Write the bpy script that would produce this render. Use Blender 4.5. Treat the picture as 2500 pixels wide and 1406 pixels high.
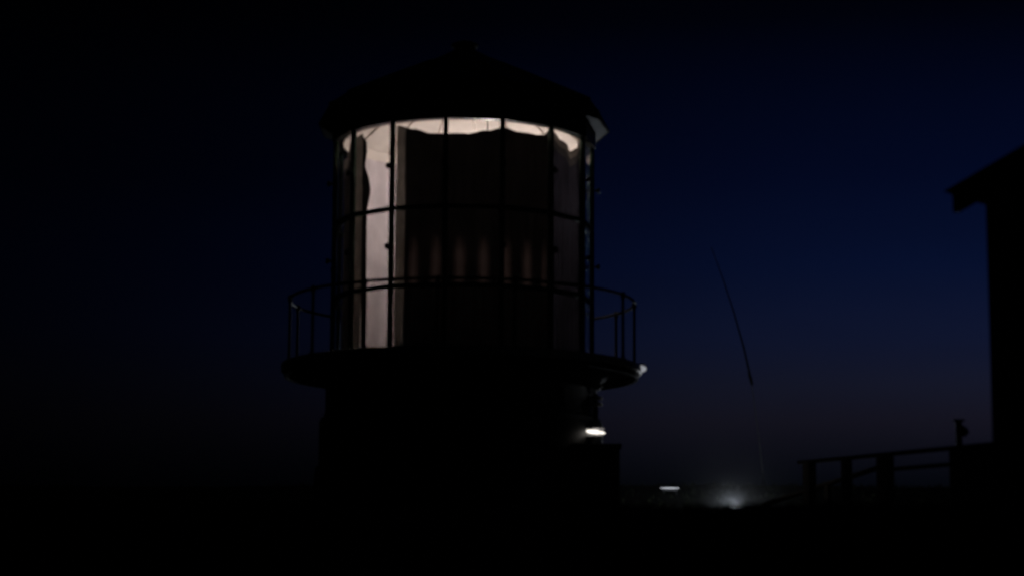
import bpy, bmesh, math, random
from mathutils import Vector, Matrix, noise
random.seed(7)
S = bpy.context.scene
COL = S.collection
R = math.radians
for o in list(bpy.data.objects): bpy.data.objects.remove(o)

# ------------------------------------------------------------------ camera
cam_d = bpy.data.cameras.new('camera'); cam = bpy.data.objects.new('camera', cam_d); COL.objects.link(cam)
cam_d.lens = 72; cam_d.sensor_width = 36; cam_d.clip_start = 0.1; cam_d.clip_end = 6000
cam.matrix_world = Matrix.Translation((0, 0, 1.6)) @ Matrix.Rotation(R(98.5), 4, 'X') @ Matrix.Rotation(R(0.35), 4, 'Z')
S.camera = cam
cam_d.dof.use_dof = True
cam_d.dof.focus_distance = 40.0
cam_d.dof.aperture_fstop = 0.52

# ------------------------------------------------------------------ world: last blue of dusk
W = bpy.data.worlds.new('World'); S.world = W; W.use_nodes = True
nt = W.node_tree; nt.nodes.clear()
def N(tree, typ, **kw):
    n = tree.nodes.new(typ)
    for k, v in kw.items(): setattr(n, k, v)
    return n
def mth(tree, op, a, b=None, clamp=False):
    n = N(tree, 'ShaderNodeMath', operation=op, use_clamp=clamp)
    for i, v in enumerate((a, b)):
        if v is None: continue
        if isinstance(v, (int, float)): n.inputs[i].default_value = v
        else: tree.links.new(v, n.inputs[i])
    return n.outputs[0]
tc = N(nt, 'ShaderNodeTexCoord'); sep = N(nt, 'ShaderNodeSeparateXYZ')
nt.links.new(tc.outputs['Generated'], sep.inputs[0])
ramp = N(nt, 'ShaderNodeValToRGB')
SKY = [  # sine of elevation, linear colour
    (0.000, (.0003, .0004, .0007)), (0.040, (.0005, .0009, .0018)), (0.055, (.0013, .0018, .0036)),
    (0.070, (.0038, .0040, .0080)), (0.084, (.0064, .0061, .0124)), (0.100, (.0064, .0076, .0185)),
    (0.122, (.0044, .0070, .0245)), (0.158, (.0018, .0046, .0230)), (0.200, (.0008, .0025, .0145)),
    (0.245, (.0004, .0014, .0082)), (0.275, (.0002, .0005, .0028)), (0.32, (.0001, .0003, .0016)), (0.60, (.0001, .0003, .0012))]
el = ramp.color_ramp.elements
while len(el) > 1: el.remove(el[-1])
el[0].position = 0; el[0].color = (*SKY[0][1], 1)
for s, c in SKY[1:]:
    e = el.new(s); e.color = (*c, 1)
nt.links.new(mth(nt, 'MAXIMUM', sep.outputs[2], 0.0), ramp.inputs[0])
az = mth(nt, 'ARCTAN2', sep.outputs[0], sep.outputs[1])          # 0 ahead, + to the right
d = mth(nt, 'DIVIDE', mth(nt, 'SUBTRACT', az, 0.28), 0.31)
glow = mth(nt, 'EXPONENT', mth(nt, 'MULTIPLY', mth(nt, 'MULTIPLY', d, d), -1.0))
fac = mth(nt, 'ADD', mth(nt, 'MULTIPLY', glow, 1.08), 0.022)
# air is never perfectly even
nz = N(nt, 'ShaderNodeTexNoise'); nz.inputs['Scale'].default_value = 5; nz.inputs['Detail'].default_value = 3
mp = N(nt, 'ShaderNodeMapping'); mp.inputs['Scale'].default_value = (1, 1, 5)
nt.links.new(tc.outputs['Generated'], mp.inputs[0]); nt.links.new(mp.outputs[0], nz.inputs['Vector'])
fac = mth(nt, 'MULTIPLY', fac, mth(nt, 'ADD', mth(nt, 'MULTIPLY', nz.outputs[0], 0.30), 0.85))
vm = N(nt, 'ShaderNodeVectorMath', operation='SCALE')
nt.links.new(ramp.outputs[0], vm.inputs[0]); nt.links.new(fac, vm.inputs['Scale'])
bg = N(nt, 'ShaderNodeBackground'); out = N(nt, 'ShaderNodeOutputWorld')
nt.links.new(vm.outputs[0], bg.inputs[0]); bg.inputs[1].default_value = 1.0
nt.links.new(bg.outputs[0], out.inputs[0])
S.view_settings.view_transform = 'Standard'; S.view_settings.look = 'None'
S.view_settings.exposure = 0; S.view_settings.gamma = 1

# ------------------------------------------------------------------ materials
def mat(name, col, rough=.6, metal=0.0, var=.25, scale=6, bump=.15, spec=.5):
    m = bpy.data.materials.new(name); m.use_nodes = True; t = m.node_tree
    b = t.nodes['Principled BSDF']
    b.inputs['Roughness'].default_value = rough; b.inputs['Metallic'].default_value = metal
    b.inputs['Specular IOR Level'].default_value = spec
    c = N(t, 'ShaderNodeTexCoord'); n = N(t, 'ShaderNodeTexNoise')
    n.inputs['Scale'].default_value = scale; n.inputs['Detail'].default_value = 6
    t.links.new(c.outputs['Object'], n.inputs['Vector'])
    r = N(t, 'ShaderNodeValToRGB')
    r.color_ramp.elements[0].position = .3; r.color_ramp.elements[1].position = .75
    r.color_ramp.elements[0].color = (*[x * (1 - var) for x in col], 1)
    r.color_ramp.elements[1].color = (*[min(1, x * (1 + var)) for x in col], 1)
    t.links.new(n.outputs[0], r.inputs[0]); t.links.new(r.outputs[0], b.inputs['Base Color'])
    rr = N(t, 'ShaderNodeMapRange'); rr.inputs[3].default_value = max(.03, rough - .12); rr.inputs[4].default_value = min(1, rough + .12)
    t.links.new(n.outputs[0], rr.inputs[0]); t.links.new(rr.outputs[0], b.inputs['Roughness'])
    if bump:
        n2 = N(t, 'ShaderNodeTexNoise'); n2.inputs['Scale'].default_value = scale * 7; n2.inputs['Detail'].default_value = 4
        t.links.new(c.outputs['Object'], n2.inputs['Vector'])
        bp = N(t, 'ShaderNodeBump'); bp.inputs['Strength'].default_value = bump; bp.inputs['Distance'].default_value = .02
        t.links.new(n2.outputs[0], bp.inputs['Height']); t.links.new(bp.outputs[0], b.inputs['Normal'])
    return m
def emit(name, col, s):
    m = bpy.data.materials.new(name); m.use_nodes = True; t = m.node_tree; t.nodes.clear()
    e = N(t, 'ShaderNodeEmission'); o = N(t, 'ShaderNodeOutputMaterial')
    n = N(t, 'ShaderNodeTexNoise'); n.inputs['Scale'].default_value = 9
    mr = N(t, 'ShaderNodeMapRange'); mr.inputs[3].default_value = s * .8; mr.inputs[4].default_value = s * 1.2
    t.links.new(n.outputs[0], mr.inputs[0]); t.links.new(mr.outputs[0], e.inputs[1])
    e.inputs[0].default_value = (*col, 1); t.links.new(e.outputs[0], o.inputs[0])
    return m
def cloth(name, col, trans, var=.3, scale=3.0):
    """fabric: diffuse in front, a share of the light soaking through"""
    m = bpy.data.materials.new(name); m.use_nodes = True; t = m.node_tree; t.nodes.clear()
    c = N(t, 'ShaderNodeTexCoord'); n = N(t, 'ShaderNodeTexNoise')
    n.inputs['Scale'].default_value = scale; n.inputs['Detail'].default_value = 5
    t.links.new(c.outputs['Object'], n.inputs['Vector'])
    def rampc(cc):
        r = N(t, 'ShaderNodeValToRGB')
        r.color_ramp.elements[0].position = .3; r.color_ramp.elements[1].position = .7
        r.color_ramp.elements[0].color = (*[x * (1 - var) for x in cc], 1)
        r.color_ramp.elements[1].color = (*[min(1, x * (1 + var)) for x in cc], 1)
        t.links.new(n.outputs[0], r.inputs[0]); return r.outputs[0]
    dd = N(t, 'ShaderNodeBsdfDiffuse'); tr = N(t, 'ShaderNodeBsdfTranslucent'); ad = N(t, 'ShaderNodeAddShader')
    t.links.new(rampc(col), dd.inputs[0]); t.links.new(rampc(trans), tr.inputs[0])
    w = N(t, 'ShaderNodeTexWave'); w.inputs['Scale'].default_value = 120
    t.links.new(c.outputs['Object'], w.inputs['Vector'])
    bp = N(t, 'ShaderNodeBump'); bp.inputs['Strength'].default_value = .1; bp.inputs['Distance'].default_value = .003
    t.links.new(w.outputs[0], bp.inputs['Height']); t.links.new(bp.outputs[0], dd.inputs['Normal'])
    o = N(t, 'ShaderNodeOutputMaterial')
    t.links.new(dd.outputs[0], ad.inputs[0]); t.links.new(tr.outputs[0], ad.inputs[1]); t.links.new(ad.outputs[0], o.inputs[0])
    return m
def glass(name):
    m = bpy.data.materials.new(name); m.use_nodes = True; t = m.node_tree; t.nodes.clear()
    lw = N(t, 'ShaderNodeLayerWeight')
    fr = mth(t, 'ADD', mth(t, 'MULTIPLY', mth(t, 'POWER', lw.outputs['Facing'], 5.0), .90), .04)
    tr = N(t, 'ShaderNodeBsdfTransparent'); tr.inputs[0].default_value = (.93, .95, .94, 1)
    g = N(t, 'ShaderNodeBsdfGlossy'); g.inputs['Roughness'].default_value = .04
    c = N(t, 'ShaderNodeTexCoord'); n = N(t, 'ShaderNodeTexNoise'); n.inputs['Scale'].default_value = 14
    t.links.new(c.outputs['Object'], n.inputs['Vector'])
    mr = N(t, 'ShaderNodeMapRange'); mr.inputs[3].default_value = .02; mr.inputs[4].default_value = .14
    t.links.new(n.outputs[0], mr.inputs[0]); t.links.new(mr.outputs[0], g.inputs['Roughness'])
    mx = N(t, 'ShaderNodeMixShader'); o = N(t, 'ShaderNodeOutputMaterial')
    t.links.new(fr, mx.inputs[0]); t.links.new(tr.outputs[0], mx.inputs[1]); t.links.new(g.outputs[0], mx.inputs[2])
    t.links.new(mx.outputs[0], o.inputs[0])
    return m
M = dict(
    ground=mat('dry_turf', (.030, .034, .020), .95, scale=.8, bump=.5, spec=.1),
    grass=mat('grass_blades', (.040, .050, .022), .8, scale=3, bump=0, spec=.15),
    iron=mat('black_iron_paint', (.018, .019, .020), .42, scale=5, bump=.2),
    iron_gloss=mat('glossy_iron_paint', (.030, .031, .032), .5, scale=5, bump=.1),
    bronze=mat('fringe_green_bronze', (.045, .11, .075), .55, metal=.2, scale=18, bump=.2),  # green tint stands in for colour fringing along the lit edges
    tower=mat('tower_plate_paint', (.030, .030, .031), .55, scale=3, bump=.3),
    fascia=mat('matt_fascia_paint', (.013, .013, .0135), .95, scale=5, bump=.2, spec=.04),
    soffit=mat('dull_soffit_paint', (.02, .02, .021), .62, scale=5, bump=.1, spec=.07),
    gutter=mat('pale_gutter_paint', (.34, .34, .36), .4, scale=7, bump=.1),
    ceiling=mat('white_ceiling_paint', (.78, .72, .68), .7, var=.08, scale=4, bump=.1),
    board=mat('floor_boards', (.12, .08, .05), .6, scale=9),
    concrete=mat('weathered_concrete', (.05, .05, .048), .9, scale=5, bump=.5),
    timber=mat('dark_stained_timber', (.022, .019, .016), .75, scale=12, bump=.4),
    siding=mat('dark_board_siding', (.028, .026, .025), .8, scale=8, bump=.3),
    shingle=mat('roof_shingle', (.030, .028, .027), .9, scale=14, bump=.6),
    steel=mat('galvanised_steel', (.16, .17, .18), .45, metal=.6, scale=12),
    mast=mat('grey_mast_paint', (.30, .31, .33), .6, scale=8),
    white=mat('white_enamel', (.72, .71, .69), .35, var=.08, scale=10, bump=.05),
    brass=mat('old_brass', (.35, .24, .10), .4, metal=.9, scale=15),
    glass=glass('lantern_glass'),
    dark_cloth=cloth('dark_blackout_cloth', (.030, .028, .028), (.0025, .0021, .0020)),
    grey_cloth=cloth('thin_grey_cloth', (.05, .05, .060), (.0110, .0106, .0150)),
    brown_cloth=cloth('thin_brown_cloth', (.05, .048, .046), (.0085, .0078, .0074)),
    fade_cloth=cloth('light_fade_cloth', (.10, .10, .10), (.024, .022, .0225)),  # thin cloth standing in for light that fades down the curtain
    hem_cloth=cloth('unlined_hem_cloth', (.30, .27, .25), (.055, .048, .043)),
    pale_cloth=cloth('pale_linen', (.58, .53, .565), (.05, .045, .045), var=.13),
    lamp_glow=emit('lamp_lens_glow', (1.0, .93, .84), 1.5),
    tube_glow=emit('tube_glow', (.86, .90, 1.0), .48),
    flood_glow=emit('flood_lens_glow', (.85, .92, 1.0), 2.5),
    rim_glint_glow=emit('rim_glint_glow', (.90, .93, 1.0), .30),
    bulb_glow=emit('bulb_glow', (1.0, .84, .74), 8.0),
)

# ------------------------------------------------------------------ mesh helpers
def obj(name, bm, m, parent=None, smooth=True, loc=None):
    me = bpy.data.meshes.new(name); bm.normal_update(); bm.to_mesh(me); bm.free()
    me.materials.append(M[m] if isinstance(m, str) else m)
    if smooth:
        me.polygons.foreach_set('use_smooth', [True] * len(me.polygons)); me.set_sharp_from_angle(angle=R(35))
    o = bpy.data.objects.new(name, me); COL.objects.link(o)
    if parent: o.parent = parent
    if loc: o.location = loc
    return o
def tag(o, label, cat, group=None):
    o['label'] = label; o['category'] = cat
    if group: o['group'] = group
    return o
def thing(name, label, cat, loc=(0, 0, 0), rz=0, group=None):
    o = bpy.data.objects.new(name, None); COL.objects.link(o); o.empty_display_size = .2
    o.location = loc; o.rotation_euler = (0, 0, rz)
    return tag(o, label, cat, group)
def box(bm, c, s, rot=None, bev=0.0):
    r = bmesh.ops.create_cube(bm, size=1.0); vs = r['verts']
    bmesh.ops.scale(bm, vec=s, verts=vs)
    if bev:
        es = list({e for v in vs for e in v.link_edges})
        bb = bmesh.ops.bevel(bm, geom=es, offset=bev, segments=2, affect='EDGES', profile=.5)
        vs = list({v for f in bb['faces'] for v in f.verts} | {v for v in vs if v.is_valid})
    if rot is not None: bmesh.ops.transform(bm, matrix=rot, verts=vs)
    bmesh.ops.translate(bm, vec=c, verts=vs)
    return vs
def tube(bm, pts, rad, n=10, cap=True):
    """sweep a circle along points; rad is a number or a list"""
    pts = [Vector(p) for p in pts]; k = len(pts)
    rads = rad if isinstance(rad, (list, tuple)) else [rad] * k
    rings = []; up = Vector((0, 0, 1))
    for i, p in enumerate(pts):
        t = (pts[min(i + 1, k - 1)] - pts[max(i - 1, 0)]).normalized()
        a = t.cross(up if abs(t.z) < .95 else Vector((1, 0, 0))).normalized(); b = t.cross(a)
        rings.append([bm.verts.new(p + (a * math.cos(2 * math.pi * j / n) + b * math.sin(2 * math.pi * j / n)) * rads[i]) for j in range(n)])
    for i in range(k - 1):
        for j in range(n):
            bm.faces.new((rings[i][j], rings[i][(j + 1) % n], rings[i + 1][(j + 1) % n], rings[i + 1][j]))
    if cap: bm.faces.new(rings[0][::-1]); bm.faces.new(rings[-1])
def lathe(bm, prof, n=96, off=0.0, closed=False):
    """prof: (r, z) list, turned about z; angle 0 faces the viewer (-y)"""
    rings = []
    for r, z in prof:
        if r < 1e-5: rings.append([bm.verts.new((0, 0, z))])
        else: rings.append([bm.verts.new((r * math.sin(off + 2 * math.pi * j / n), -r * math.cos(off + 2 * math.pi * j / n), z)) for j in range(n)])
    seq = list(zip(rings, rings[1:])) + ([(rings[-1], rings[0])] if closed else [])
    for a, b in seq:
        for j in range(n):
            q = [a[j % len(a)], a[(j + 1) % len(a)], b[(j + 1) % len(b)], b[j % len(b)]]
            f = []
            for v in q:
                if v not in f: f.append(v)
            if len(f) > 2: bm.faces.new(f)
    bmesh.ops.recalc_face_normals(bm, faces=bm.faces[:])
def pol(r, deg, z): return Vector((r * math.sin(R(deg)), -r * math.cos(R(deg)), z))
def B(): return bmesh.new()
def sstep(a, b, x):
    t = max(0, min(1, (x - a) / (b - a))); return t * t * (3 - 2 * t)
def lin(x, pts):
    if x <= pts[0][0]: return pts[0][1]
    for (x0, y0), (x1, y1) in zip(pts, pts[1:]):
        if x <= x1:
            t = (x - x0) / (x1 - x0); t = t * t * (3 - 2 * t); return y0 + (y1 - y0) * t
    return pts[-1][1]

# ------------------------------------------------------------------ ground
GP = [(-60, -3), (-6, -.05), (4, .0), (19.2, 2.415), (21, 2.455), (30, 2.38), (48, 2.9), (59, 3.2), (70, 5.25), (78, 5.35),
      (140, -4), (320, -26), (900, -30)]
def gz(x, y):
    h = lin(y, GP)
    near = 1 - sstep(60, 200, abs(x) + abs(y) * .3)
    flat = min(1, max(0, (math.hypot(x + .69, y - 28.2) - 3) / 3))
    h += noise.noise((x * .11, y * .11, 1.3)) * .12 * near * flat + noise.noise((x * .5, y * .5, 4.1)) * .035 * near * flat
    if y > 62: h += noise.noise((x * .06, 7.7, 2)) * .35 * near
    return h
def axis(lo, hi, fine_lo, fine_hi, st, grow=1.35):
    v = []; x = fine_lo
    while x <= fine_hi: v.append(x); x += st
    s = st
    while v[-1] < hi: s *= grow; v.append(min(hi, v[-1] + s))
    s = st
    while v[0] > lo: s *= grow; v.insert(0, max(lo, v[0] - s))
    return v
xs = axis(-900, 900, -14, 22, .5); ys = axis(-300, 1500, -4, 84, .5)
bm = B(); grid = [[bm.verts.new((x, y, gz(x, y))) for x in xs] for y in ys]
for j in range(len(ys) - 1):
    for i in range(len(xs) - 1):
        bm.faces.new((grid[j][i], grid[j][i + 1], grid[j + 1][i + 1], grid[j + 1][i]))
g = obj('ground', bm, 'ground'); g['kind'] = 'structure'
g['label'] = 'dark turf rising to the foot of the lighthouse'
# grass: tufts on the crest of the rise and on the far bank
bm = B()
def tuft(x, y, hmax):
    z = gz(x, y) - .02
    for _ in range(5):
        a = random.uniform(0, 6.28); h = hmax * random.uniform(.4, 1); w = .006 + h * .03
        ln = h * random.uniform(.1, .6); px, py = x + random.uniform(-.06, .06), y + random.uniform(-.06, .06)
        dx, dy = math.cos(a), math.sin(a)
        b0 = bm.verts.new((px - dy * w, py + dx * w, z)); b1 = bm.verts.new((px + dy * w, py - dx * w, z))
        m0 = bm.verts.new((px + dx * ln * .4 - dy * w * .7, py + dy * ln * .4 + dx * w * .7, z + h * .6))
        m1 = bm.verts.new((px + dx * ln * .4 + dy * w * .7, py + dy * ln * .4 - dx * w * .7, z + h * .6))
        t = bm.verts.new((px + dx * ln, py + dy * ln, z + h))
        bm.faces.new((b0, b1, m1, m0)); bm.faces.new((m0, m1, t))
for _ in range(5200):
    x = random.uniform(-8, 9.5); y = random.triangular(14, 24, 19.8)
    if math.hypot(x + .69, y - 28.2) > 2.6 and random.random() < .35 + .65 * (noise.noise((x * .6, y * .6, 9)) + .5):
        tuft(x, y, random.uniform(.05, .13))
for _ in range(4200):
    x = random.uniform(-8, 22); y = random.uniform(58, 76)
    tuft(x, y, random.uniform(.08, .22))
g = obj('grass', bm, 'grass', smooth=False); g['kind'] = 'stuff'
g['label'] = 'short rough grass on the rise and the far bank'

# ------------------------------------------------------------------ lighthouse
TX, TY, TZ = -.69, 28.2, 2.38
NP = 15; STEP = 360 / NP; OFF = -6.2            # fifteen lantern sides; one upright sits just left of the middle
LH = thing('lighthouse', 'short dark lighthouse with a lit, curtained glass lantern and railed gallery', 'lighthouse', (TX, TY, TZ))
bm = B(); lathe(bm, [(1.60, 1.98), (1.87, 1.985), (1.87, 1.66), (1.885, 1.655), (1.885, 1.61), (1.87, 1.605), (1.88, .02), (1.6, 0)]); obj('tower_wall', bm, 'tower', LH)
bm = B(); lathe(bm, [(1.875, 1.60), (1.93, 1.58), (1.95, 1.52), (1.95, .95), (1.99, .92), (2.01, .80), (2.03, -.5), (1.8, -.5)]); obj('base_skirt', bm, 'tower', LH)
# vertical lap seams with rivets round the tower
for k in range(10):
    bm = B(); a = k * 36 + 12
    m4 = Matrix.Rotation(R(a), 4, 'Z')
    box(bm, pol(1.872, a, 1.80), (.09, .02, .29), m4, .004)
    for q in range(4): 
        p = pol(1.882, a + (-.9 if q % 2 else .9), 1.70 + q * .07)
        tube(bm, [p, p + pol(.012, a, 0)], [.014, .006], 8)
    obj('seam_strip', bm, 'tower', LH)
# gallery deck; lip added below the rim to shade the underside
DK = 2.32
bm = B(); lathe(bm, [(1.5, DK), (2.42, DK), (2.445, DK + .012), (2.465, DK - .01), (2.465, DK - .10), (2.45, DK - .11), (2.44, DK - .17), (2.40, DK - .17), (2.40, DK - .12),
                     (2.25, DK - .12), (2.05, DK - .14), (1.95, DK - .18), (1.90, DK - .30), (1.86, DK - .33), (1.5, DK - .33)])
deck = obj('gallery_deck', bm, 'fascia', LH)
bm = B(); lathe(bm, [(2.466, DK + .004), (2.483, DK), (2.487, DK - .05), (2.481, DK - .095), (2.466, DK - .099)], 96, closed=True); obj('rim_strip', bm, 'white', deck)  # white strip added to catch the floodlight as a glint
# railing: one round top rail on ball-headed posts
RT = 3.205; RR = 2.39
bm = B(); n = 120
pts = [pol(RR, 360 * i / n, RT) for i in range(n + 1)]
tube(bm, pts, .021, 10, cap=False); bmesh.ops.remove_doubles(bm, verts=bm.verts[:], dist=.001)
rail = obj('railing', bm, 'soffit', LH)
for k in range(NP):
    a = OFF + STEP * k; bm = B(); c = pol(RR, a, 0)
    prof = [(0, DK), (.05, DK), (.05, DK + .02), (.026, DK + .04), (.021, DK + .08), (.020, RT - .06), (.030, RT - .045), (.034, RT - .01), (.034, RT + .012), (.026, RT + .035), (0, RT + .046)]
    lathe(bm, prof, 12); bmesh.ops.translate(bm, vec=(c.x, c.y, 0), verts=bm.verts[:])
    obj('post', bm, 'soffit', rail)
# lantern frame
GR = 1.80; ZB, Z1, Z2, ZT = DK + .06, 3.215, 4.255, 5.42
def ngon_ring(bm, r0, r1, z0, z1):
    lathe(bm, [(r0, z0), (r1, z0), (r1, z1), (r0, z1)], NP, R(OFF), closed=True)
bm = B(); ngon_ring(bm, GR - .12, GR + .05, DK, ZB); lan = obj('lantern_sill', bm, 'iron', LH, smooth=False)
bm = B(); ngon_ring(bm, GR - .04, GR + .055, ZT, ZT + .22); obj('frieze', bm, 'iron', lan, smooth=False)
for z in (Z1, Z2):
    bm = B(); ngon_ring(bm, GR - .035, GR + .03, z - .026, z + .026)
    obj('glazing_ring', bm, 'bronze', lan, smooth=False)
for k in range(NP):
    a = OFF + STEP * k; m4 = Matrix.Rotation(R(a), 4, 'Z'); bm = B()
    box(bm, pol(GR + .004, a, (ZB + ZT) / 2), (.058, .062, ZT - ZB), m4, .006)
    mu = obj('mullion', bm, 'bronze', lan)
    for zz in (Z1 + .52, Z2 + .56):
        bm = B(); p = pol(GR + .05, a, zz)
        tube(bm, [p + pol(-.01, a, 0), p + pol(.015, a, 0), p + pol(.04, a, 0), p + pol(.06, a, 0), p + pol(.066, a, 0)], [.016, .02, .044, .038, .01], 10)
        obj('handhold', bm, 'iron_gloss', lan)
pane_mesh = {}
for k in range(NP):
    a = OFF + STEP * (k + .5)
    for row, (z0, z1) in enumerate(((ZB, Z1 - .024), (Z1 + .024, Z2 - .024), (Z2 + .024, ZT))):
        if row not in pane_mesh:
            bm = B(); box(bm, (0, 0, (z0 + z1) / 2), (2 * GR * math.sin(R(STEP / 2)) - .05, .010, z1 - z0))
            o = obj('pane', bm, 'glass', lan, smooth=False); pane_mesh[row] = o.data
        else:
            o = bpy.data.objects.new('pane', pane_mesh[row]); COL.objects.link(o); o.parent = lan
        p = pol(GR * math.cos(R(STEP / 2)), a, 0); o.location = (p.x, p.y, 0); o.rotation_euler = (0, 0, R(a))
bm = B(); lathe(bm, [(0, DK + .012), (1.66, DK + .012), (1.66, DK + .004), (0, DK + .004)], 48); obj('lantern_floor', bm, 'board', LH)
# roof: fifteen-sided cone with a steep fascia, soffit, ceiling within, ball ventilator
bm = B()
lathe(bm, [(.12, 6.84), (.55, 6.60), (1.20, 6.29), (1.90, 5.955), (1.915, 5.94)], NP, R(OFF))
roof = obj('roof', bm, 'iron', LH, smooth=False)
for k in range(NP):
    a0 = OFF + STEP * k; a1 = a0 + STEP; bm = B()
    lo = [pol(r_, a_, z_) for a_ in (a0 + .15, a1 - .15) for r_, z_ in ((1.905, 5.945), (2.055, 5.66), (2.03, 5.645), (1.88, 5.93))]
    v = [bm.verts.new(p) for p in lo]
    for q in ((0, 1, 5, 4), (1, 2, 6, 5), (2, 3, 7, 6), (3, 0, 4, 7), (0, 3, 2, 1), (4, 5, 6, 7)): bm.faces.new([v[i] for i in q])
    bmesh.ops.recalc_face_normals(bm, faces=bm.faces[:])
    obj('fascia_panel', bm, 'fascia', roof, smooth=False)
    bm = B(); tube(bm, [pol(.55, a0, 6.605), pol(1.2, a0, 6.298), pol(1.915, a0, 5.95)], .018, 6); obj('roof_rib', bm, 'iron', roof)
bm = B(); lathe(bm, [(2.03, 5.65), (1.84, 5.64), (1.84, 5.70), (1.9, 5.92)], NP, R(OFF)); obj('soffit', bm, 'soffit', roof, smooth=False)
bm = B(); lathe(bm, [(1.69, 5.425), (1.69, 5.60), (1.30, 5.90), (.75, 6.22), (.30, 6.44), (0, 6.47)], 60); ceil = obj('ceiling', bm, 'ceiling', roof)
for k in range(NP):
    a = OFF + STEP * (k + .5); bm = B()
    tube(bm, [pol(1.675, a, 5.59), pol(1.28, a, 5.895), pol(.74, a, 6.212), pol(.3, a, 6.425)], .020, 6); obj('ceiling_rib', bm, 'ceiling', roof)
bm = B(); lathe(bm, [(0, 6.78), (.15, 6.80), (.15, 6.87), (.19, 6.88), (.19, 6.91), (.10, 6.95), (0, 6.97)], 32)
obj('vent_cap', bm, 'fascia', roof)

# ------------------------------------------------------------------ curtains hung inside the glass
def curtain(name, label, m, a0, a1, top, bot=DK + .05, r=1.655, amp=.012, freq=.22, edge=None, seed=0.0, hem=None, sag=1.0, band=0.0, group='curtains hung inside the lantern glass'):
    """cloth strip from angle a0 to a1; top: list of (angle, z); edge(z) shifts the a1 side; freq: folds per degree"""
    def strip(s0, s1, dr=0.0, lo=None, hi=0.0):
        bm = B(); na = max(4, int(abs(s1 - s0) * 1.6)); nz_ = 40; rows = []
        for j in range(nz_ + 1):
            v = j / nz_; row = []
            for i in range(na + 1):
                u = i / na; a = s0 + (s1 - s0) * u
                zt = lin(a, top) - hi; zb = bot if lo is None else lin(a, top) - lo; z = zb + (zt - zb) * v
                aa = a + (edge(z) * u ** 2 if edge else 0)
                k = .45 + .55 * (1 - v)
                rr = r + dr + amp * k * math.sin(6.283 * freq * a + seed + .6 * math.sin(z * 1.7 + seed)) + .010 * noise.noise((a * .09, z * .8, seed)) 
                # drag folds running down from the clips
                rr += .015 * sag * math.sin((a - a0) * .55 + (5.4 - z) * 3.0) * sstep(4.0, 5.2, z)
                row.append(bm.verts.new(pol(rr, aa, z)))
            rows.append(row)
        for j in range(nz_):
            for i in range(na): bm.faces.new((rows[j][i], rows[j][i + 1], rows[j + 1][i + 1], rows[j + 1][i]))
        return bm
    o = obj(name, strip(a0, a1, hi=band * 2), m, loc=(TX, TY, TZ)); tag(o, label, 'curtain', group)
    if band:          # thinner cloth bands imitate lamplight fading down from the top
        obj('fade_band', strip(a0, a1, .001, band + .01, 0), 'hem_cloth', o); obj('lining', strip(a0, a1, .002, band * 2 + .02, band), 'fade_cloth', o)
    if hem:
        h = obj('hem', strip(hem[0], hem[1], .004), 'hem_cloth', o)
    return o
def zz(y, a):      # height behind the glass at angle a for a sight line through image row y
    D = 28.2 - 1.655 * math.cos(R(a)); return 1.6 - TZ + D * math.tan(R(8.5) + math.atan((703 - y) / 5000))
curtain('curtain', 'broad dark curtain sagging across the two middle panes', 'dark_cloth', -26.4, 20.8,
        [(-31, zz(309, -31)), (-22, zz(318, -22)), (-13, zz(328, -13)), (3, zz(327, 3)), (12, zz(320, 12)), (20.2, zz(311, 20))], seed=.4, amp=.008, hem=(-31.4, -26.0), sag=.8)
curtain('curtain', 'dark curtain sagging in the single pane right of the middle pair', 'dark_cloth', 19.2, 46.5,
        [(19.6, zz(311, 20)), (28, zz(322, 28)), (37, zz(328, 37)), (42.5, zz(329, 42)), (45.6, zz(315, 45))], seed=2.0, amp=.008, r=1.643, sag=.6)
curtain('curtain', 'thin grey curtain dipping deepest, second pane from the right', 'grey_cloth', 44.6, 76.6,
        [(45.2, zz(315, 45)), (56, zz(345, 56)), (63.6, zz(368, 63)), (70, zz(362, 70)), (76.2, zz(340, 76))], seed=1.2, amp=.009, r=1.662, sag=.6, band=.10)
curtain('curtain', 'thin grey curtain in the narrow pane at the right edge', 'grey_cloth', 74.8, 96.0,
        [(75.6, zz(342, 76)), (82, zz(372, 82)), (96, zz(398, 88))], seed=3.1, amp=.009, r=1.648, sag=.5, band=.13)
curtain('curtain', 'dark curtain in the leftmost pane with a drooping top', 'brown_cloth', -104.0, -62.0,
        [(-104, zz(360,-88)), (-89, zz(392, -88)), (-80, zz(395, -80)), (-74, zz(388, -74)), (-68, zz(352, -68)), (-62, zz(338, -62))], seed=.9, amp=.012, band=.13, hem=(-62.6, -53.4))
def ragged(z):
    return 1.1 * noise.noise((z * 4.2, 3.3, 0)) * 2.2 * sstep(4.15, 4.6, z) + 2.6 * math.exp(-((z - 4.62) / .16) ** 2) - 1.2 * math.exp(-((z - 4.93) / .08) ** 2) + 1.1 * math.exp(-((z - 5.12) / .1) ** 2)
curtain('curtain', 'narrow dark ragged-edged curtain strip beside the bright gap', 'dark_cloth', -54.3, -50.9,
        [(-57, zz(345, -57)), (-54, zz(338, -54)), (-51, zz(348, -51))], seed=.2, amp=.010, r=1.645, edge=ragged)
curtain('curtain', 'pale lit curtain lining the far glass, seen through the gap', 'pale_cloth', -178.0, -103.0,
        [(-178, 5.45), (-160, 5.44), (-140, 5.455), (-118, 5.44), (-103, 5.45)], r=1.66, amp=.014, freq=.085, seed=.3, sag=.6)

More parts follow.
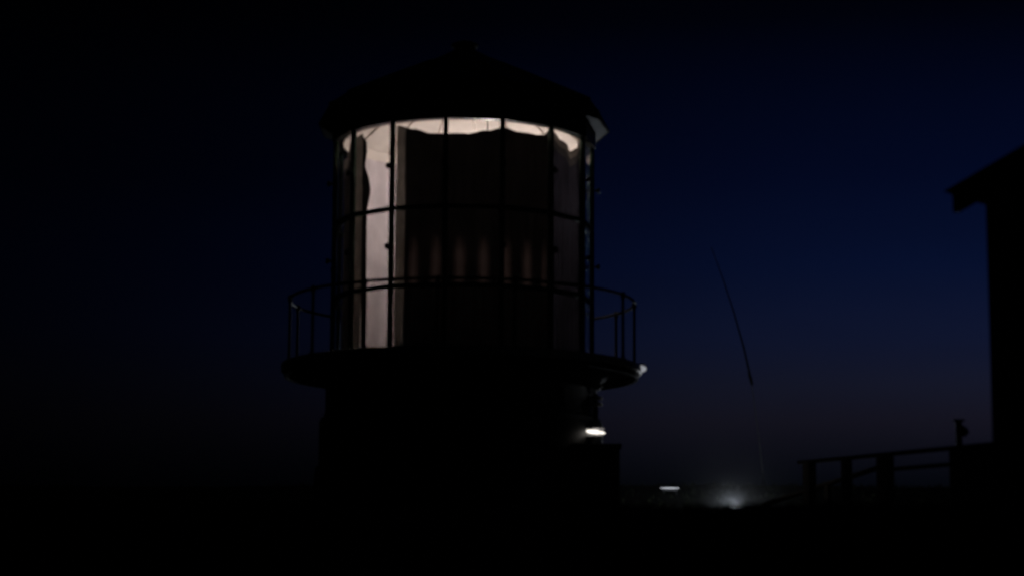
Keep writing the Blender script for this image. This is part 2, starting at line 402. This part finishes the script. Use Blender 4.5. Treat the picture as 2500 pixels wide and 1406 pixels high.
# ------------------------------------------------------------------ lamps inside the lantern
HL = thing('hanging_lamp', 'bright bare bulb hung inside the lantern behind the curtains', 'lamp', (TX + .32, TY + .62, TZ + 5.10))
bm = B(); tube(bm, [(0, 0, .22), (.006, 0, .6), (0, 0, 1.16)], .008, 8); obj('cord', bm, 'iron', HL)
bm = B(); lathe(bm, [(0, .24), (.03, .23), (.034, .14), (.03, .12), (0, .115)], 20); obj('socket', bm, 'brass', HL)
bm = B(); lathe(bm, [(0, .13), (.025, .11), (.05, .06), (.058, .02), (.04, -.03), (0, -.045)], 20); obj('bulb', bm, 'bulb_glow', HL)
def point(name, loc, power, col, rad, parent=None):
    l = bpy.data.lights.new(name, 'POINT'); l.energy = power; l.color = col; l.shadow_soft_size = rad
    o = bpy.data.objects.new(name, l); COL.objects.link(o); o.location = loc
    if parent: o.parent = parent
    return o
point('bulb_light', (0, 0, -.13), 63, (1.0, .835, .775), .07, HL)
LD = thing('beacon_lamp', 'unseen slotted drum on a pedestal, shaped to throw light streaks on the dark curtain', 'beacon', (TX, TY, TZ + DK + .012))
bz = 3.50 - DK - .012                             # lamp height above the floor
bm = B(); lathe(bm, [(0, 0), (.34, 0), (.34, .05), (.20, .10), (.14, .2), (.13, bz - .45), (.2, bz - .36), (.52, bz - .32), (.52, bz - .30), (0, bz - .30)], 40); obj('pedestal', bm, 'iron', LD)
DRr = .50
bm = B(); lathe(bm, [(DRr, bz - .298), (DRr, bz - .075), (DRr - .012, bz - .075), (DRr - .012, bz - .298)], 66, closed=True)
lathe(bm, [(DRr, bz + .15), (DRr, bz + .22), (.3, bz + .32), (0, bz + .36), (0, bz + .34), (.28, bz + .30), (DRr - .012, bz + .21), (DRr - .012, bz + .15)], 66, closed=False)
obj('drum', bm, 'brass', LD)
bm = B()                                           # solid back added to keep streaks off the far curtain; front slotted
a = 47.0
while a < 360 - 29: 
    box(bm, pol(DRr - .006, a, bz + .037), (.062, .010, .224), Matrix.Rotation(R(a), 4, 'Z')); a += 5.45
obj('shield', bm, 'brass', LD)
for k in range(8):
    a = -27.2 + 10.9 * k; bm = B()
    box(bm, pol(DRr - .006, a, bz + .037), (.064, .012, .224), Matrix.Rotation(R(a), 4, 'Z'), .002); obj('slat', bm, 'brass', LD)
bm = B(); lathe(bm, [(0, bz - .30), (.03, bz - .29), (.03, bz - .08), (.02, bz - .05), (0, bz - .05)], 16); obj('burner', bm, 'brass', LD)
bm = B(); lathe(bm, [(0, bz + .07), (.15, bz + .055), (.20, bz + .034), (.20, bz + .031), (.15, bz + .042), (0, bz + .062)], 32); obj('hood', bm, 'brass', LD)  # hood added to soften the streaks towards their tops
bm = B(); tube(bm, [(0, 0, bz + .06), (0, 0, bz + .345)], .01, 8); obj('hood_stem', bm, 'brass', LD)
point('beacon_light', (0, 0, bz), 520, (1.0, .68, .62), .024, LD)

# ------------------------------------------------------------------ fittings on the right of the tower
DP = thing('downpipe', 'pale drainpipe with collar under the gallery, right side of the tower', 'pipe', (TX, TY, TZ))
bm = B(); tube(bm, [pol(1.945, 70, 1.90), pol(1.945, 70, 1.5), pol(1.945, 70, 1.27)], .035, 14); obj('pipe', bm, 'iron', DP)
for z in (1.76, 1.84):
    bm = B(); lathe(bm, [(.036, z - .025), (.085, z - .022), (.095, z), (.085, z + .022), (.036, z + .025)], 16)
    p = pol(1.945, 70, 0); bmesh.ops.translate(bm, vec=(p.x, p.y, 0), verts=bm.verts[:]); obj('collar', bm, 'white', DP)
bm = B(); p = pol(1.955, 72, 1.96); tube(bm, [p, p + pol(.02, 70, .04), p + pol(.05, 70, .07)], [.034, .04, .03], 12); obj('spout', bm, 'white', DP)
WL = thing('wall_lamp', 'bright white lamp on a bracket at the right side of the tower', 'lamp', (TX + 1.80, TY - .9, TZ + 1.37))
bm = B(); tube(bm, [(-.20, .12, .02), (-.1, .03, .13), (.0, 0, .13)], .016, 10); obj('bracket', bm, 'iron', WL)
bm = B(); prof = [(0, .125), (.06, .118), (.12, .09), (.155, .055), (.15, .05), (.115, .078), (.06, .10), (0, .108)]; lathe(bm, prof, 28); bmesh.ops.scale(bm, vec=(.9, .9, .8), verts=bm.verts[:]); obj('shade', bm, 'gutter', WL)
bm = B(); lathe(bm, [(0, .040), (.06, .036), (.115, .018), (.135, .0), (.12, -.018), (.07, -.032), (0, -.036)], 28); bmesh.ops.scale(bm, vec=(1.12, 1, .72), verts=bm.verts[:]); bmesh.ops.rotate(bm, cent=(0, 0, 0), matrix=Matrix.Rotation(R(5), 3, 'Y'), verts=bm.verts[:]); obj('lamp_lens', bm, 'lamp_glow', WL)
bm = B(); lathe(bm, [(0, -.062), (.06, -.06), (.11, -.052), (.125, -.058), (.11, -.075), (.05, -.095), (0, -.10)], 28); obj('drip_tray', bm, 'gutter', WL)
bm = B()
for a in (30, 150, 270): tube(bm, [pol(.128, a, .06), pol(.142, a, 0), pol(.118, a, -.06)], .005, 6)
obj('cage_wire', bm, 'iron', WL)
bm = B(); box(bm, (-.165, .02, .0), (.014, .30, .30), None, .004); obj('spill_shield', bm, 'iron', WL)  # plate added to block the lamp's spill onto the tower
gp = pol(2.475, 85, DK - .03)
GL = thing('added_rim_lamp', 'small white lamp added in place of a glint at the right end of the gallery rim', 'lamp', (TX + gp.x, TY + gp.y, TZ + gp.z))
bm = B(); box(bm, (-.05, .0, .02), (.06, .07, .10), None, .008); obj('clip', bm, 'iron', GL)
bm = B(); lathe(bm, [(0, .078), (.05, .074), (.075, .055), (.074, .05), (0, .058)], 20); obj('hood', bm, 'gutter', GL)
bm = B(); lathe(bm, [(0, .052), (.04, .048), (.056, .02), (.052, -.015), (.034, -.045), (0, -.06)], 20)
bmesh.ops.rotate(bm, cent=(0, 0, 0), matrix=Matrix.Rotation(R(24), 3, 'Y'), verts=bm.verts[:]); bmesh.ops.scale(bm, vec=(1.3, 1, .9), verts=bm.verts[:]); obj('glint_globe', bm, 'rim_glint_glow', GL)  # glow stands in for a glint on the rim
point('added_rim_light', (.03, -.05, -.15), 0.30, (.92, .95, 1.0), .04, GL)  # added to brighten the pipe collars and the deck underside
UB = thing('utility_block', 'low dark flat-topped concrete block against the tower foot, right side', 'utility box', (TX + 1.62, TY - .75, TZ - .25))
bm = B(); box(bm, (0, 0, .69), (1.0, 1.0, 1.38), None, .015); obj('body', bm, 'concrete', UB)
bm = B(); box(bm, (0, 0, 1.412), (1.05, 1.05, .06), None, .01); obj('cap', bm, 'concrete', UB)
bm = B(); box(bm, (-.1, -.508, .75), (.55, .02, .9), None, .006); dr = obj('door', bm, 'iron', UB)
bm = B(); tube(bm, [(.12, -.52, .75), (.12, -.545, .75), (.12, -.545, .68)], .010, 8); obj('handle', bm, 'steel', dr)

# ------------------------------------------------------------------ house at the right edge
HX, HY = 5.19, 21.985
hz = 2.2
HROT = R(-42)
HS = thing('house', 'dark gabled house cut off by the right edge', 'house', (HX, HY, hz), HROT)
EZ = 6.05 - hz; HWid = 6.0; HDep = 7.0; SL = .39; ov = .30; fo = .25
bm = B()
pts2 = [(0, -.6), (HWid, -.6), (HWid, EZ), (HWid / 2, EZ + HWid / 2 * SL), (0, EZ)]
f1 = [bm.verts.new((x, 0, z)) for x, z in pts2]; f2 = [bm.verts.new((x, HDep, z)) for x, z in pts2]
bm.faces.new(f1); bm.faces.new(f2[::-1])
for i in range(5): bm.faces.new((f1[i], f2[i], f2[(i + 1) % 5], f1[(i + 1) % 5]))
bmesh.ops.recalc_face_normals(bm, faces=bm.faces[:]); wall = obj('wall', bm, 'siding', HS, smooth=False)
z = .0
while z < EZ + 1.0:                              # lapped boards on the gable end
    x0 = .10 if z < EZ - .16 else (z - EZ + .18) / SL + .05
    x1 = HWid - x0
    if x1 - x0 > .3:
        bm = B(); box(bm, ((x0 + x1) / 2, -.012, z), (x1 - x0, .016, .172), Matrix.Rotation(R(-4), 4, 'X')); obj('board', bm, 'siding', wall, smooth=False)
    z += .16
for x in (.045, HWid - .045):
    bm = B(); box(bm, (x, -.018, EZ / 2 - .1), (.10, .045, EZ - .1), None, .006); obj('corner_board', bm, 'timber', wall)
ang = math.atan(SL)
def prism(bm, pr, y0, y1):
    a_ = [bm.verts.new((x, y0, z_)) for x, z_ in pr]; b_ = [bm.verts.new((x, y1, z_)) for x, z_ in pr]; n_ = len(pr)
    bm.faces.new(a_); bm.faces.new(b_[::-1])
    for i in range(n_): bm.faces.new((a_[i], b_[i], b_[(i + 1) % n_], a_[(i + 1) % n_]))
    bmesh.ops.recalc_face_normals(bm, faces=bm.faces[:])
for s in (0, 1):
    L = (HWid / 2 + ov) / math.cos(ang); mx = (lambda x: HWid - x) if s else (lambda x: x)
    def slab(bm, t0, t1, y0, y1, n0, n1):
        pr = []
        for t, n_ in ((t0, n0), (t1, n0), (t1, n1), (t0, n1)):
            x = -ov + t * math.cos(ang) - n_ * math.sin(ang); z_ = EZ - ov * SL + t * math.sin(ang) + n_ * math.cos(ang)
            pr.append((mx(x), z_))
        prism(bm, pr, y0, y1)
    bm = B(); slab(bm, 0, L - .001, -fo, HDep + fo, .012, .07); rf = obj('roof', bm, 'shingle', HS, smooth=False)
    t = .0
    while t < L - .2:                            # courses of shingles
        bm = B(); slab(bm, t - .05, t + .17, -fo - .02, HDep + fo + .02, .073, .088); obj('shingle_course', bm, 'shingle', rf, smooth=False); t += .2
    e0 = -ov + .03; zl = EZ - ov * SL + .03 * SL
    for yb in (-fo - .03, HDep + fo - .02):      # barge board with plumb-cut foot
        bm = B(); prism(bm, [(mx(e0), zl), (mx(e0), zl - .20), (mx(e0 + .05), zl - .205), (mx(HWid / 2), EZ + HWid / 2 * SL - .19), (mx(HWid / 2), EZ + HWid / 2 * SL)], yb, yb + .05)
        obj('barge_board', bm, 'timber', HS, smooth=False)
bm = B(); tube(bm, [(HWid / 2, -fo - .02, EZ + HWid / 2 * SL + .08), (HWid / 2, HDep + fo, EZ + HWid / 2 * SL + .08)], .05, 8); obj('ridge_cap', bm, 'shingle', HS)

# ------------------------------------------------------------------ porch railing left of the house
A = Vector((3.93, 27.5)); Bv = Vector((5.75, 23.85)); dv = (Bv - A); LN = dv.length; dv /= LN
pang = math.atan2(dv.y, dv.x); pz = 2.30
PR = thing('porch_railing', 'dark timber porch railing running left from the house', 'railing', (A.x, A.y, pz), pang)
top = 3.40 - pz
def pbox(name, x, z, sx, sy, sz, parent=PR, m='timber', rot=None, y=0):
    bm = B(); box(bm, (x, y, z), (sx, sy, sz), rot, .006); return obj(name, bm, m, parent)
pbox('top_rail', LN / 2 - .02, top - .022, LN + .10, .13, .045)
def tpx(px):       # distance along the railing for an image column
    k = (px - 1250) / 5000; return (k * A.y - A.x) / (dv.x - k * dv.y)
for px, w in ((1977, .15), (2068, .09), (2162, .22)):
    pbox('post', tpx(px), (top - .046) / 2 - .1, w, .12, top - .046 + .2)
x0, x1 = tpx(2182), tpx(2322)
pbox('mid_rail', (x0 + x1) / 2, top - .215, x1 - x0, .06, .05)
bm_n = 6
xp0, xp1 = tpx(2320), LN - .02
for i in range(bm_n):
    w = (xp1 - xp0) / bm_n; pbox('plank', xp0 + w * (i + .5), (top - .046) / 2 - .1, w - .006, .03 + .004 * (i % 2), top - .046 + .2)
ST = thing('stair_rail', 'sloping dark handrail running down left from the porch railing', 'handrail', (A.x, A.y, pz), pang)
def sp(px, py, D): return Vector(((px - 1250) / 5000 * D, D, 1.6 + D * math.tan(R(8.5) + math.atan((703 - py) / 5000))))
inv = (Matrix.Translation((A.x, A.y, pz)) @ Matrix.Rotation(pang, 4, 'Z')).inverted()
h0, h1 = inv @ sp(2150, 1134, 26.7), inv @ sp(1862, 1228, 29.5)
bm = B(); tube(bm, [h0, h0.lerp(h1, .5), h1], .035, 10); obj('handrail', bm, 'timber', ST)
for t in (.42, .97):
    p = h0.lerp(h1, t); bm = B(); box(bm, (p.x, p.y, p.z - .45), (.07, .07, .86), None, .006); obj('post', bm, 'timber', ST)
# short post with a hooded fixture behind the railing
pp = sp(2344, 1085, 25.2)
PL = thing('post_light', 'short dark post with flat cap and hooded unlit fixture above the railing', 'post light', (pp.x, pp.y, 2.3))
hh = pp.z - 2.3; k = 25.2 / 5000
bm = B(); box(bm, (0, 0, (hh + 66 * k) / 2), (14 * k, 14 * k, hh + 66 * k), None, .006); obj('post', bm, 'timber', PL)
bm = B(); box(bm, (.2 * k, 0, hh + 66 * k), (25 * k, 25 * k, 5 * k), None, .006); obj('cap', bm, 'timber', PL)
bm = B()
tube(bm, [(0, 0, hh + 54 * k), (5 * k, 0, hh + 48 * k), (13 * k, 0, hh + 38 * k), (17 * k, 0, hh + 31 * k), (16.5 * k, 0, hh + 30.5 * k)], [4 * k, 9 * k, 12 * k, 9 * k, 5 * k], 14); obj('hood', bm, 'iron', PL)

# ------------------------------------------------------------------ far bank: mast, lamps
def far(px, py, D): return sp(px, py, D)
D = 71.0
b0 = far(1868, 1215, D); b0.z = gz(b0.x, b0.y) - .1; b1 = far(1838, 925, D); tip = far(1743, 600, D)
AM = thing('antenna_mast', 'slender leaning antenna mast with a long whip against the sky', 'antenna', b0)
q = b1 - b0; q2 = tip - b0
bm = B(); tube(bm, [(0, 0, 0), q * .5 + Vector((.02, 0, 0)), q], [.022, .016, .013], 10); obj('mast', bm, 'mast', AM)
bm = B(); tube(bm, [q * .985 - (q2 - q) * .02, q + (q2 - q) * .01, q + (q2 - q) * .06], [.045, .06, .045], 12); obj('whip_mount', bm, 'iron', AM)
mid = q.lerp(q2, .5) + Vector((.10, 0, .02)); mid2 = q.lerp(q2, .25) + Vector((.08, 0, .015)); mid3 = q.lerp(q2, .75) + Vector((.07, 0, .01))
bm = B(); tube(bm, [q, mid2, mid, mid3, q2], [.040, .034, .028, .02, .012], 8); obj('whip', bm, 'iron', AM)
# small tube lamp on the bank
p = far(1637, 1188, 66.5); gzv = gz(p.x, p.y)
TL = thing('tube_lamp', 'small dim horizontal lamp on the far bank right of the tower', 'lamp', (p.x, p.y, gzv))
hh = p.z - gzv
bm = B(); tube(bm, [(-.31, 0, hh), (-.27, 0, hh), (-.1, 0, hh), (.1, 0, hh), (.27, 0, hh), (.31, 0, hh)], [.006, .018, .03, .03, .018, .006], 14); obj('lamp_tube', bm, 'tube_glow', TL)
bm = B(); box(bm, (0, .02, hh - .075), (.5, .10, .03), None, .01); obj('base_tray', bm, 'gutter', TL)
for x in (-.2, .2):
    bm = B(); box(bm, (x, .03, (hh - .09) / 2 - .1), (.05, .05, max(.2, hh - .09 + .2)), None, .006); obj('leg', bm, 'iron', TL)
# floodlight in the dip, lens toward the tower
p = Vector((6.75, 62.2, 0)); p.z = gz(p.x, p.y)
FL = thing('floodlight', 'floodlight low in the dip beyond the rise, throwing a pale glow', 'floodlight', p)
fh = 4.13 - p.z
for x in (-.2, .2):
    bm = B(); tube(bm, [(x, 0, -.1), (x, 0, fh * .5), (x, 0, fh)], .025, 8); obj('leg', bm, 'iron', FL)
bm = B(); box(bm, (0, .08, fh - .02), (.44, .14, .22), None, .02); obj('housing', bm, 'iron', FL)
bm = B(); box(bm, (0, -.012, fh), (.38, .016, .17), None, .006); obj('lamp_lens', bm, 'flood_glow', FL)
l = bpy.data.lights.new('flood_light', 'SPOT'); l.energy = 4200; l.color = (.82, .90, 1.0); l.shadow_soft_size = .12; l.spot_size = R(44); l.spot_blend = .5
fo_ = bpy.data.objects.new('flood_light', l); COL.objects.link(fo_); fo_.parent = FL; fo_.location = (0, -.16, fh)
fo_.rotation_euler = Vector((TX - 6.75, TY - 62.2, 2.0)).to_track_quat('-Z', 'Y').to_euler()

point('bank_fill', (.1, .40, fh - .04), 100, (.84, .90, 1.0), .08, FL)      # added fill without a fixture, brightens the bank and mist

# ------------------------------------------------------------------ thin night haze round everything
bm = B(); box(bm, (0, 600, -10), (1820, 1840, 43.0))
hz_o = obj('haze', bm, 'ground', smooth=False); hz_o['kind'] = 'stuff'; hz_o['label'] = 'thin night haze over the headland'
hm = bpy.data.materials.new('thin_haze'); hm.use_nodes = True; t = hm.node_tree; t.nodes.clear()
pv = N(t, 'ShaderNodeVolumePrincipled'); pv.inputs['Density'].default_value = .00012; pv.inputs['Anisotropy'].default_value = .2
pv.inputs['Color'].default_value = (.85, .87, .9, 1); o = N(t, 'ShaderNodeOutputMaterial'); t.links.new(pv.outputs[0], o.inputs['Volume'])
hz_o.data.materials.clear(); hz_o.data.materials.append(hm)

# ball of mist added to make a halo round the floodlight
bm = B(); bmesh.ops.create_icosphere(bm, subdivisions=3, radius=3.4)
bmesh.ops.scale(bm, vec=(1.15, .8, .8), verts=bm.verts[:])
mist = obj('mist', bm, 'ground', loc=(6.75, 62.0, 4.2)); mist['kind'] = 'stuff'; mist['label'] = 'patch of mist added round the hidden floodlight for its halo'
mm = bpy.data.materials.new('halo_mist'); mm.use_nodes = True; t = mm.node_tree; t.nodes.clear()
pv = N(t, 'ShaderNodeVolumePrincipled'); pv.inputs['Color'].default_value = (.9, .92, .95, 1)
c = N(t, 'ShaderNodeTexCoord'); ln = N(t, 'ShaderNodeVectorMath', operation='LENGTH'); t.links.new(c.outputs['Object'], ln.inputs[0])
f_ = mth(t, 'SUBTRACT', 1.0, mth(t, 'DIVIDE', ln.outputs['Value'], 2.75), clamp=True)
nz2 = N(t, 'ShaderNodeTexNoise'); nz2.inputs['Scale'].default_value = 1.1; t.links.new(c.outputs['Object'], nz2.inputs['Vector'])
dn = mth(t, 'MULTIPLY', mth(t, 'MULTIPLY', f_, f_), mth(t, 'MULTIPLY', nz2.outputs[0], .030))
t.links.new(dn, pv.inputs['Density']); o = N(t, 'ShaderNodeOutputMaterial'); t.links.new(pv.outputs[0], o.inputs['Volume'])
mist.data.materials.clear(); mist.data.materials.append(mm)
